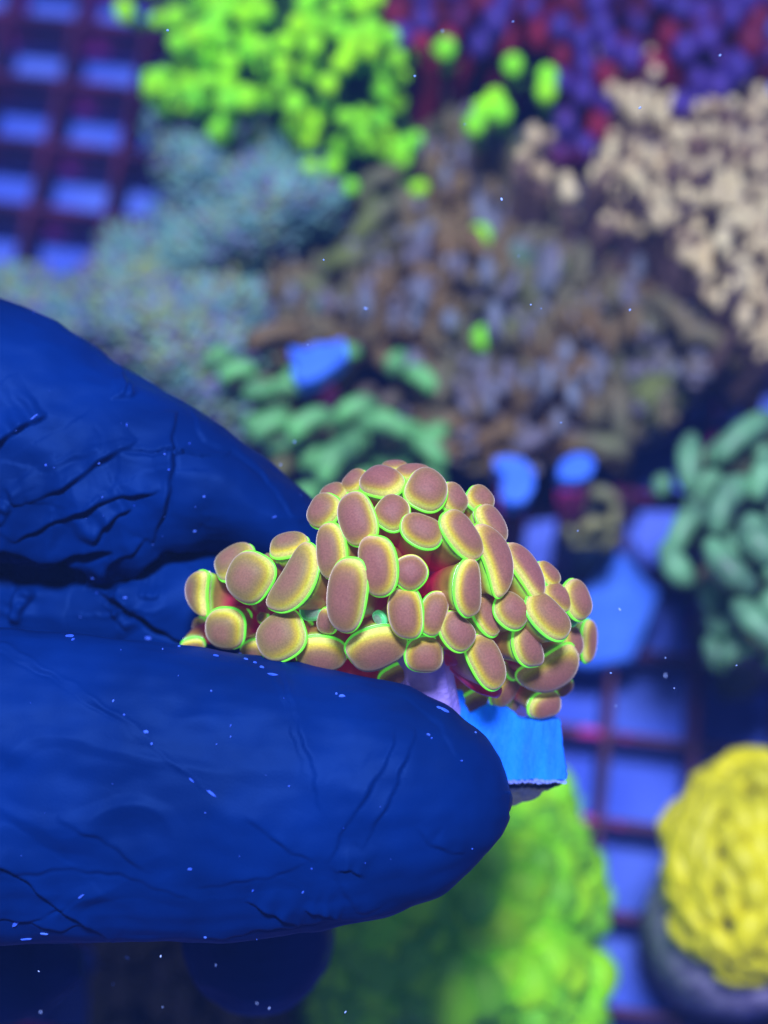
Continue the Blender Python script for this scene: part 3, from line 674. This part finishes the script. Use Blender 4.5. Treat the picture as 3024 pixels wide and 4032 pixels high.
# lint and specks stuck to the glove
gt = BVHTree.FromPolygons([Vector(c) for c in co], [tuple(p.vertices) for p in gme.polygons])
m_lint = mat('bluish_lint', s2l((25, 80, 220)), s2l((70, 115, 235)), scale=9, rough=.8)
lint = MB(); r5 = random.Random(3)
def fleck(px, py, sz, ln=1.0, ang=None, lift=.006):
    o_ = Vector((0, 0, D0)); d = L(px, py, 0) - o_; hit, nr, _, _ = gt.ray_cast(o_, d.normalized())
    if hit is None: return
    a = r5.uniform(0, 6.28) if ang is None else ang
    x = Vector((math.cos(a), math.sin(a), 0)); x = (x - nr * x.dot(nr)).normalized(); y = nr.cross(x); n = 9
    cm = sz * .6 / F * 11.2; rs_ = []
    for h, s in ((.0, 1.0), (lift * 1.5, .75)):
        rs_.append([hit + nr * (h + .001) + (x * math.cos(2 * math.pi * j / n) * cm * ln + y * math.sin(2 * math.pi * j / n) * cm) * s * (1 + .45 * noise.noise(Vector((j * 1.7, px * .1, py * .1)))) for j in range(n)])
    lint.add(*rings(rs_))
for (x, y, s, l, a) in [(430, 800, 5, 1.8, 0), (445, 950, 5, 1.5, 1), (200, 810, 7, 1.6, 1.5), (235, 820, 4, 1, 0), (150, 600, 7, 5, .6), (552, 635, 4, 4, 1.5), (718, 762, 6, 1.5, 0), (735, 828, 7, 1.5, 0), (825, 716, 5, 1.5, 0), (888, 946, 8, 1.3, 0),
                        (848, 1096, 7, 1.7, 0), (585, 985, 4, 1, 0), (450, 1030, 3, 1, 0), (403, 1300, 9, 1.5, 0), (422, 1365, 5, 1.2, 1), (543, 1388, 9, 1.7, 0), (557, 1462, 4, 1, 0), (350, 1470, 5, 1, 0), (850, 990, 3, 2, 1.5), (1195, 1035, 5, 4, .4), (300, 1555, 12, 2, -.5), (318, 1570, 7, 2.5, 1.2), (645, 1563, 12, 2.2, 0), (708, 1612, 5, 1, 0), (780, 1600, 5, 2, 0), (940, 1640, 6, 3, -.3), (1110, 1670, 7, 2, -.6), (1140, 1690, 8, 2, -.4), (1185, 1722, 9, 4, -.4), (1070, 1655, 5, 3, -.3)]:
    fleck(x * .904, 1100 + y * .904, s, l, a)
for (x, y, s, l, a) in [(600, 232, 7, 1.2, 0), (970, 246, 12, 1.8, 0), (955, 240, 8, 1, 0), (1262, 286, 15, 2, -.2), (1248, 280, 10, 2, 0), (1216, 356, 7, 2, -.5), (1225, 366, 6, 1, 0), (1350, 350, 4, 2, -.6), (1310, 430, 6, 1.3, 0), (821, 502, 6, 1, 1), (415, 348, 12, 1.3, 0), (430, 382, 7, 1.5, 1.2), (352, 300, 7, 1.2, 0), (322, 260, 6, 2, 1.2), (600, 522, 9, 4, -.65), (545, 485, 7, 3, -.7), (655, 330, 4, 3, 1.2), (540, 737, 7, 2, -.1), (583, 577, 5, 1, 0), (615, 383, 5, 1, 0), (655, 362, 4, 2, 1), (583, 930, 8, 1.3, 0), (718, 798, 6, 1.5, 1), (860, 802, 5, 2.4, .9), (45, 890, 13, 2.6, .8), (75, 935, 9, 5, 0), (125, 920, 8, 3, 0), (230, 815, 7, 4, .6), (320, 495, 3, 1, 0), (885, 735, 4, 1.5, 0), (680, 700, 3, 1, 0), (200, 75, 10, 2, .3), (420, 82, 9, 2, .1), (1080, 560, 3, 1, 0), (975, 620, 3, 1, 0)]:
    fleck(x * 1.3864, 2400 + y * 1.3864, s, l, a)
for _ in range(35):
    x, y = r5.uniform(0, 2000), r5.uniform(1200, 3700); fleck(x, y, r5.uniform(1.2, 3.0), r5.uniform(1, 2))
o = lint.build('lint', m_lint, hand, smooth=False); tag(o, kind='stuff')

# ------------------------------------------------------------------ the held hammer coral
held = empty('held_hammer_coral', matrix=MF)
tag(held, 'hammer coral frag with green rimmed brown tips, pinched by the gloved hand', 'coral')
m_tip = mat('brown_velvet_tip', (1, 1, 1), attr='tint', scale=75, detail=3, contrast=(.80, 1.12), rough=.6, spec=.2, sheen=.9, sheen_tint=(1, .85, .75), sss=.4, bump=.05, bscale=70, emit=.07)  # slight emission adds a soft glow to the tips; sheen pales the outline
m_rim = mat('fluorescent_green_rim', (1, 1, 1), attr='tint', scale=6, contrast=(.8, 1.1), rough=.35, emit=.42)
m_stk = mat('tentacle_flesh', (1, 1, 1), attr='tint', scale=9, contrast=(.75, 1.2), rough=.35, spec=.5, emit=.10, sss=.0, bump=.08, bscale=14)  # small emission keeps the red visible down in the shaded gaps
GREEN = s2l((105, 245, 60)); YG = s2l((190, 235, 20)); YEL = s2l((235, 200, 10))
BROWN = s2l((140, 102, 64)); OLIVE = s2l((136, 126, 66)); MAUVE = s2l((136, 84, 80)); MAR = s2l((185, 30, 62)); OLG = s2l((130, 140, 40)); MINT = s2l((95, 215, 130))
def mix(a, b, t):
    t = max(0, min(1, t)); return tuple(x + (y - x) * t for x, y in zip(a, b))
def sm(a, b, x):
    t = max(0, min(1, (x - a) / (b - a))); return t * t * (3 - 2 * t)
def dome(px, py):
    rx = (px - 1610) / 900; dy = py - 2200; ryy = dy / (520 if dy > 0 else 440)
    return .82 * math.sqrt(max(0, 1 - rx * rx - ryy * ryy))
r6 = random.Random(21)
def cap(px, py, a, b, al, ph, ti, dz, bend=0.0, kind='brown'):
    z = dome(px, py) + dz * 1.5 - .12
    cm = (D0 - z) / F; a_, b_ = a * cm * 1.08, b * cm * 1.12; al, ph, ti = R(al), R(ph), R(ti)
    small = kind == 'green'
    hgt = min(a_, b_) * (.80 if not small else .5)
    nrm = Vector((math.cos(ph) * math.sin(ti), math.sin(ph) * math.sin(ti), math.cos(ti)))
    X = Vector((math.cos(al), math.sin(al), 0)); X = (X - nrm * X.dot(nrm)).normalized(); Y = nrm.cross(X)
    c = L(px, py, z) - Vector((math.cos(ph), math.sin(ph), 0)) * hgt * math.sin(ti) * .42
    # which local side faces the coral's middle (that is where rim and stalk show)
    ins = Vector((-math.cos(ph), -math.sin(ph), 0)); ins = Vector((ins.dot(X), ins.dot(Y)))
    n = 44; seed = r6.uniform(0, 50)
    def loc(u, rr):
        x = math.cos(u) * a_ * rr; y = math.sin(u) * b_ * rr
        cu, su = abs(math.cos(u)), abs(math.sin(u)); wv = (cu ** 2.5 + su ** 2.5) ** (-1 / 2.5) * (1 + .05 * math.sin(u + seed * 3) + .035 * math.sin(2 * u + seed) + .03 * math.sin(3 * u + seed * 2))
        x *= wv; y *= wv
        y -= 1.6 * bend * (x * x / (a_ + 1e-6) - .3 * a_) * (1 if ins.y < 0 else -1)
        return x, y
    def P(u, rr, h):
        x, y = loc(u, rr); return c + X * x + Y * y + nrm * h
    hue = r6.random(); left = sm(1500, 1000, px)
    base = mix(mix(BROWN, MAUVE, hue * .8), OLIVE, left * .75 + .25 * r6.random())
    ye = .3 + .5 * r6.random() + .25 * left
    # tip
    rs, cols = [], []; m = 15
    for i in range(m + 1):
        s = i / m; th = s * math.pi / 2; rr = math.sin(th) ** .86 if i else .015; h = hgt * math.cos(th) ** 1.0
        ring = []
        for j in range(n):
            u = 2 * math.pi * j / n; ring.append(P(u, rr, h + 0.004 * noise.noise(Vector((math.cos(u) * rr * 2, math.sin(u) * rr * 2, seed))) * (1 - rr)))
            side = math.cos(u) * ins.x + math.sin(u) * ins.y
            e = sm(.60, .99, rr); k = mix(mix(base, s2l((140, 88, 86)), .65), base, sm(.2, .85, rr))
            k = mix(k, s2l((235, 205, 30)), e * ye * (.32 + .58 * sm(-.4, 1, side)))
            k = mix(k, YG, sm(.80, 1, rr) * .75 * sm(-.3, .8, side))  # glow of the rim painted inward over the face
            k = mix(k, s2l((240, 205, 150)), sm(.86, .99, rr) * .55); k = mix(k, s2l((235, 190, 200)), sm(.80, 1, rr) * .4 * sm(.2, -1, side))  # pale and pinkish edge highlights painted into the tip colour
            if small: k = mix(s2l((120, 150, 120)), MINT, sm(.5, .95, rr))
            cols.append(k)
        rs.append(ring)
    # underside lip
    for (rr, h) in ((1.0, -.02), (.97, -.045)):
        rs.append([P(2 * math.pi * j / n, rr, h) for j in range(n)]); cols += [mix(base, YG, .6)] * n
    tipmb = MB(); v, f = rings(rs); f = [tuple(reversed(q)) for q in f]; tipmb.add(v, f, 0, cols)
    # stalk
    cx_, cy_ = 1600, 2380
    if px < 1120: cx_, cy_ = 1180, 2420
    gx, gy = px + (cx_ - px) * .62, py + (cy_ - py) * .62
    B = L(gx, gy, -.45 + dome(px, py) * .35); top = c - nrm * .03; Ltot = (top - B).length
    path = bez(top, top - nrm * Ltot * .38, B + (top - B) * .3 + Vector((0, 0, .10)), B, 12); rs, cols = [], []
    rb_ = .13 + .08 * r6.random(); tc_ = mix(OLG, GREEN, .35 + .3 * r6.random()) if not small else MINT
    mar = mix(MAR, s2l((150, 50, 75)), r6.random() * .7); xo = X
    for i, p in enumerate(path):
        t = i / 12; d = (path[max(i - 1, 0)] - path[min(i + 1, 12)]).normalized() if i else nrm
        xx = (X - d * X.dot(d)).normalized(); yy = d.cross(xx)
        s = 1 - sm(0, .8, t); wa = .985 - .20 * sm(0, .12, t)
        ra_ = a_ * wa * s + (1 - s) * max(rb_, .6 * b_) ; rbb = b_ * wa * s + (1 - s) * max(rb_ * .9, .55 * b_)
        if i == 0: ra_, rbb = a_ * .985, b_ * .985
        ring = []
        for j in range(n):
            u = 2 * math.pi * j / n
            if t < .35:
                x, y = loc(u, 1.0); fx, fy = x / a_ * ra_, y / b_ * rbb
            else: fx, fy = math.cos(u) * ra_, math.sin(u) * rbb
            ring.append(p + xx * fx + yy * fy)
            k = mix(tc_, mix(OLG, mar, .35), sm(.0, .09, t)); k = mix(k, mar, sm(.10, .34, t)); cols.append(k)
        rs.append(ring)
    smb = MB(); v, f = rings(rs); smb.add(v, f, 0, cols)
    st = smb.build('tentacle', m_stk, held); 
    tp = tipmb.build('tentacle_tip', m_tip, st)
    # rim: a fine raised cord round the cap
    rm = MB(); rs, cols = [], []; wr = .0108 * (1.3 if small else 1)
    for j in range(n):
        u = 2 * math.pi * j / n; q = P(u, 1.0, -.012); ou = (q - c).normalized(); side = math.cos(u) * ins.x + math.sin(u) * ins.y
        ww = wr * (.78 + .45 * sm(-.6, 1, side))
        rs.append([q + (ou * math.cos(t) + nrm * math.sin(t)) * ww for t in (2 * math.pi * k / 6 for k in range(6))])
        kc = mix(mix(GREEN, YG, sm(.2, -1, side) * .8 + .2 * hue), s2l((220, 190, 120)), sm(-.2, -1, side) * .6)
        if small: kc = MINT
        cols += [kc] * 6
    vs = [p for r in rs for p in r]; fs = [((j % n) * 6 + k, (j % n) * 6 + (k + 1) % 6, ((j + 1) % n) * 6 + (k + 1) % 6, ((j + 1) % n) * 6 + k) for j in range(n) for k in range(6)]
    rm.add(vs, fs, 0, cols); rm.build('green_rim', m_rim, st)
def c1(x, y, a, b, *r, **k): cap(650 + x * .5425, 1750 + y * .5425, a * .5425, b * .5425, *r, **k)
def c2(x, y, a, b, *r, **k): cap(1450 + x * .6028, 1750 + y * .6028, a * .6028, b * .6028, *r, **k)
c1(222, 1070, 150, 100, 75, 185, 55, 0, .25); c1(480, 835, 145, 115, 25, 130, 42, -.14); c1(605, 960, 167, 158, 60, 170, 20, .04); c1(430, 1345, 142, 135, 0, 215, 25, .06)
c1(250, 1325, 70, 60, 0, 200, 45, -.25); c1(205, 1465, 80, 48, 10, 270, 35, -.1); c1(885, 712, 140, 95, 0, 112, 50, -.05); c1(745, 835, 55, 50, 60, 120, 40, -.22)
c1(930, 960, 262, 122, 62, 152, 36, .05, -.15); c1(830, 1372, 178, 152, 25, 150, 24, .08); c1(1130, 475, 122, 110, 60, 150, 36, 0); c1(1205, 345, 100, 75, 20, 120, 45, -.16)
c1(1365, 255, 95, 80, 50, 130, 45, -.12); c1(1385, 540, 190, 118, 112, 160, 20, .08); c1(1185, 765, 188, 101, 98, 182, 26, .05); c1(1310, 1092, 248, 136, 80, 200, 22, .16)
c1(1530, 868, 206, 123, 97, 180, 18, .12); c1(1060, 1200, 76, 74, 0, 270, 10, -.10, 0, 'green'); c1(1165, 1285, 90, 66, 80, 200, 30, -.06); c1(1365, 770, 42, 46, 0, 90, 10, -.16, 0, 'green')
c1(1135, 1550, 175, 128, 0, 275, 33, .02); c1(1545, 1268, 52, 34, -50, 200, 30, -.02, 0, 'green'); c1(640, 1510, 95, 70, 40, 250, 40, -.12); c1(960, 1535, 40, 52, 90, 270, 30, -.2, 0, 'green')
c2(85, 218, 140, 108, -42, 112, 48, .02); c2(170, 132, 82, 46, 0, 95, 58, -.16); c2(290, 168, 112, 66, 8, 90, 52, -.05); c2(388, 285, 132, 124, 60, 70, 26, .05)
c2(575, 345, 100, 86, -50, 30, 40, -.06); c2(745, 350, 90, 80, -40, 50, 36, -.08); c2(150, 432, 108, 102, 60, 90, 22, .05); c2(352, 545, 130, 96, -22, 70, 22, .1)
c2(622, 572, 168, 100, -55, 32, 38, .1); c2(820, 510, 140, 84, -58, 30, 46, -.06); c2(848, 745, 232, 92, -70, 18, 38, .05, .22); c2(1040, 805, 200, 86, -56, 34, 48, 0, .12)
c2(1185, 835, 88, 62, -40, 40, 46, -.12); c2(275, 830, 104, 96, 40, 90, 6, .08); c2(668, 930, 178, 84, 92, 0, 32, .12, -.10); c2(240, 1110, 162, 97, 97, 190, 8, .1)
c2(430, 1095, 130, 82, 72, 30, 8, .06); c2(590, 1210, 122, 95, -45, 30, 22, .1); c2(785, 1120, 130, 72, -60, 30, 38, .0); c2(775, 975, 70, 50, -60, 20, 40, -.16)
c2(950, 1070, 114, 100, -35, 42, 28, .05); c2(940, 930, 36, 42, 90, 90, 30, -.12); c2(1190, 1105, 168, 102, -42, 42, 36, .12); c2(1245, 985, 105, 75, -35, 40, 42, -.06)
c2(1385, 1010, 125, 92, -62, 20, 42, -.05); c2(1060, 1310, 150, 90, -72, 8, 36, .1, -.12); c2(1350, 1290, 102, 68, -62, 0, 40, -.05); c2(1455, 1280, 125, 62, 82, 0, 52, -.15)
c2(1208, 1490, 192, 122, 30, 300, 34, .12, .22); c2(790, 1410, 170, 103, -66, 25, 26, .15); c2(375, 1385, 110, 108, 0, 315, 12, .08); c2(920, 1590, 128, 84, 58, 330, 42, -.05)
c2(985, 1650, 100, 50, 58, 330, 46, -.15); c2(1170, 1712, 106, 84, 0, 325, 34, 0); c2(700, 1690, 85, 78, 35, 300, 48, -.12); c2(170, 1525, 92, 66, 30, 300, 42, -.1); c2(950, 1465, 60, 46, -60, 20, 30, -.16)
c2(65, 1355, 188, 133, 26, 285, 32, .06)

for (x, y, a, b, al, ph) in [(380, 650, 44, 38, 0, 90), (215, 700, 36, 30, 30, 120), (520, 745, 36, 28, 60, 40), (345, 1245, 42, 34, 0, 200), (480, 1425, 60, 52, 0, 320), (560, 1352, 44, 34, 20, 250), (1105, 1590, 62, 44, 40, 320), (850, 1625, 56, 38, 50, 320),
                            (1285, 1600, 60, 42, 30, 320), (1010, 1480, 40, 34, 30, 30), (1120, 940, 44, 36, -40, 50), (690, 1250, 40, 30, -50, 30), (30, 1180, 40, 34, 0, 180), (1330, 1130, 50, 36, -60, 20)]:
    c2(x, y, a, b, al, ph, 28, -.17, 0, 'green' if r6.random() < .25 else 'brown')
for (x, y, a, b, al, ph) in [(560, 1250, 48, 42, 0, 200), (1010, 1335, 50, 40, 20, 240), (1300, 1455, 52, 40, 0, 270), (850, 1565, 70, 44, 0, 270), (1240, 640, 40, 34, 50, 120), (700, 1250, 40, 34, 40, 160)]:
    c1(x, y, a, b, al, ph, 28, -.17, 0, 'green' if r6.random() < .25 else 'brown')
# bare folds of red flesh showing in the middle and at the lower right
def fold(pts, zs, wpx, nm='red_flesh_fold'):
    p_ = [L(1450 + x * .6028, 1750 + y * .6028, z) for (x, y), z in zip(pts, zs)]; q = bez(p_[0], p_[1], p_[2], p_[3], 12)
    w_ = wpx * .6028 / 525; mb = MB(); v, f = tube(q, [w_ * (.55 + .45 * math.sin(math.pi * (i + 1) / 14)) for i in range(13)], 18, .8)
    cols = [mix(MAR, s2l((150, 60, 120)), .5 + .9 * noise.noise(Vector(p) * 3.1)) if noise.noise(Vector(p) * 3.1) > .1 else MAR for p in v]
    mb.add(v, f, 0, cols); mb.build(nm, m_stk, held)
fold([(650, 640), (560, 700), (470, 800), (380, 900)], (.50, .52, .40, .15), 105)
fold([(640, 860), (560, 870), (470, 890), (370, 960)], (.50, .48, .38, .1), 80)
fold([(760, 1400), (690, 1370), (600, 1370), (500, 1400)], (.40, .42, .38, .1), 70)
fold([(850, 1620), (760, 1580), (660, 1530), (560, 1440)], (.22, .30, .30, .1), 62)
fold([(-230, 1450), (-120, 1500), (-20, 1530), (90, 1540)], (.0, .05, .05, .0), 95)
fold([(-620, 1290), (-500, 1330), (-400, 1360), (-280, 1380)], (-.1, -.05, .0, .0), 90)
fold([(230, 1120), (330, 1150), (450, 1230), (560, 1300)], (.1, .2, .2, .1), 60)
# fleshy body below the tentacles and the pale stony branch
mb = MB(); rs, cols = [], []
for i in range(16):
    a = math.pi * (.02 + .96 * i / 15); ring = []
    for j in range(40):
        t = 2 * math.pi * j / 40; q = Vector((math.cos(t) * math.sin(a), math.sin(t) * math.sin(a), math.cos(a)))
        k = 1 + .22 * noise.fractal(q * 2.2, .9, 2, 3); ring.append(L(1600, 2330, -.42) + Vector((q.x * .9, q.y * .55, q.z * .5)) * k); cols.append(mix(MAR, s2l((120, 28, 60)), noise.noise(q * 3) + .4))
    rs.append(ring)
v, f = rings(rs); f = [tuple(reversed(q)) for q in f]; mb.add(v, f, 0, cols); mb.build('coral_flesh', m_stk, held)
m_skel = mat('pale_lavender_skeleton', s2l((175, 155, 240)), s2l((140, 125, 225)), emit=.08, scale=6, rough=.8, bump=.3, bscale=25, stretch=(1, 1, 1))  # slight emission lifts the branch out of the caps' shadow
mb = MB(); rs = []
for i in range(12):
    t = i / 11; p = L(1665, 2560, .14).lerp(L(1700, 2860, -.25), t)
    rs.append([p + Vector((math.cos(u), 0, math.sin(u))) * (.185 + .05 * t) * (1 + .06 * math.sin(u * 9)) + Vector((0, .0, 0)) for u in (2 * math.pi * j / 36 for j in range(36))])
v, f = rings(rs); f = [tuple(reversed(q)) for q in f]; mb.add(v, f); mb.build('stony_branch', m_skel, held)

# the blue ceramic plug piece the coral sits on, brightened by added glow, with its broken dark underside
m_cer = mat('glowing_blue_ceramic', s2l((0, 122, 255)), s2l((6, 104, 250)), scale=2.2, rough=.75, bump=.9, bscale=6, stretch=(4.0, .7, 1), emit=.25)  # emission lifts the blue above what the lamps give here
pl = [(1640, 2900), (1660, 2800), (1716, 2728), (1740, 2717), (1790, 2714), (1822, 2722), (1828, 2770), (1850, 2812), (1890, 2790), (1925, 2778), (1960, 2782), (2005, 2788), (2045, 2828), (2090, 2832), (2150, 2838), (2206, 2832), (2212, 2850), (2222, 2950), (2236, 3050), (2232, 3072), (2180, 3076), (2110, 3072), (2030, 3076), (1900, 3090), (1750, 3080)]
plate = slab('ceramic_plug', pl, -.12, .22, m_cer, held, world=False, jag=9, inset=.985)
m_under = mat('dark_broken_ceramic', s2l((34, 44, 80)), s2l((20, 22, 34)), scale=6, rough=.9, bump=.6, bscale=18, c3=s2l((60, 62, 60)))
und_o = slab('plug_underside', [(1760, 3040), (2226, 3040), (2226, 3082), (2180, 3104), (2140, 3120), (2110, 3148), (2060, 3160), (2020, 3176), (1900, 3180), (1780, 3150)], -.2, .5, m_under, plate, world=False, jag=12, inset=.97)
# pale chips along the broken lower edge
chips = MB()
for k in range(22):
    x = 1990 + k * 11; c = L(x, 3077 + r5.uniform(-4, 4), -.1); n = 7; s = r5.uniform(.008, .02)
    rs = [[c + Vector((math.cos(2 * math.pi * j / n) * s * 1.3, math.sin(2 * math.pi * j / n) * s * .7, h)) * 1 for j in range(n)] for h in (-.02, .012)]
    chips.add(*rings(rs))
o = chips.build('edge_chips', mat('pale_ceramic_chip', s2l((140, 170, 255)), s2l((110, 130, 220)), rough=.8), held, smooth=False); tag(o, kind='stuff')

# ------------------------------------------------------------------ specks drifting in the water
sp = MB(); r7 = random.Random(9)
for (px, py) in [(1830, 490), (1975, 785), (1742, 122), (1105, 1830), (1160, 1740), (2090, 1200), (2130, 1215), (2440, 2400), (2655, 2710), (2620, 2590), (2900, 2620), (3040, 2590), (2405, 2650), (2425, 2780), (2620, 2660), (1440, 1215), (1060, 3270 + 700), (500, 3770), (160, 3985), (445, 3875), (640, 3965), (850, 3800), (1360, 3985), (660, 120), (2020, 85)] + [(r7.uniform(1200, 3020), r7.uniform(0, 2700)) for _ in range(12)] + [(r7.uniform(0, 1500), r7.uniform(3740, 4030)) for _ in range(3)]:
    z = r7.uniform(-.9, .9); c = MF @ L(px, py, z); s = r7.uniform(.004, .010); n = 6; x, y = frame(Vector((r7.uniform(-1, 1), r7.uniform(-1, 1), 1))); d = x.cross(y)
    e = r7.uniform(1, 2.2)
    sp.add(*rings([[c + d * h * s + (x * math.cos(2 * math.pi * j / n) * e + y * math.sin(2 * math.pi * j / n)) * s * k for j in range(n)] for h, k in ((-.8, .4), (-.3, .9), (.3, 1), (.8, .4))]))
o = sp.build('drifting_specks', mat('pale_speck', s2l((170, 195, 255)), s2l((120, 160, 240)), rough=.7)); tag(o, 'tiny pale specks drifting in the water around the hand', 'specks', kind='stuff')

# ------------------------------------------------------------------ the water itself: a faint even haze
hb = MB(); x0, x1, y0, y1, z0, z1 = -60, 60, -40, 60, -3.3, 23.2
hb.add([(x0, y0, z0), (x1, y0, z0), (x1, y1, z0), (x0, y1, z0), (x0, y0, z1), (x1, y0, z1), (x1, y1, z1), (x0, y1, z1)], [(3, 2, 1, 0), (4, 5, 6, 7), (0, 1, 5, 4), (1, 2, 6, 5), (2, 3, 7, 6), (3, 0, 4, 7)])
m_h = bpy.data.materials.new('water_haze'); m_h.use_nodes = True; nt = m_h.node_tree; nt.nodes.remove(nt.nodes['Principled BSDF'])
pv = nt.nodes.new('ShaderNodeVolumePrincipled'); pv.inputs['Color'].default_value = (.12, .28, .95, 1); pv.inputs['Density'].default_value = .0032
nt.links.new(pv.outputs[0], nt.nodes['Material Output'].inputs['Volume'])
o = hb.build('haze', m_h, smooth=False); tag(o, kind='stuff')
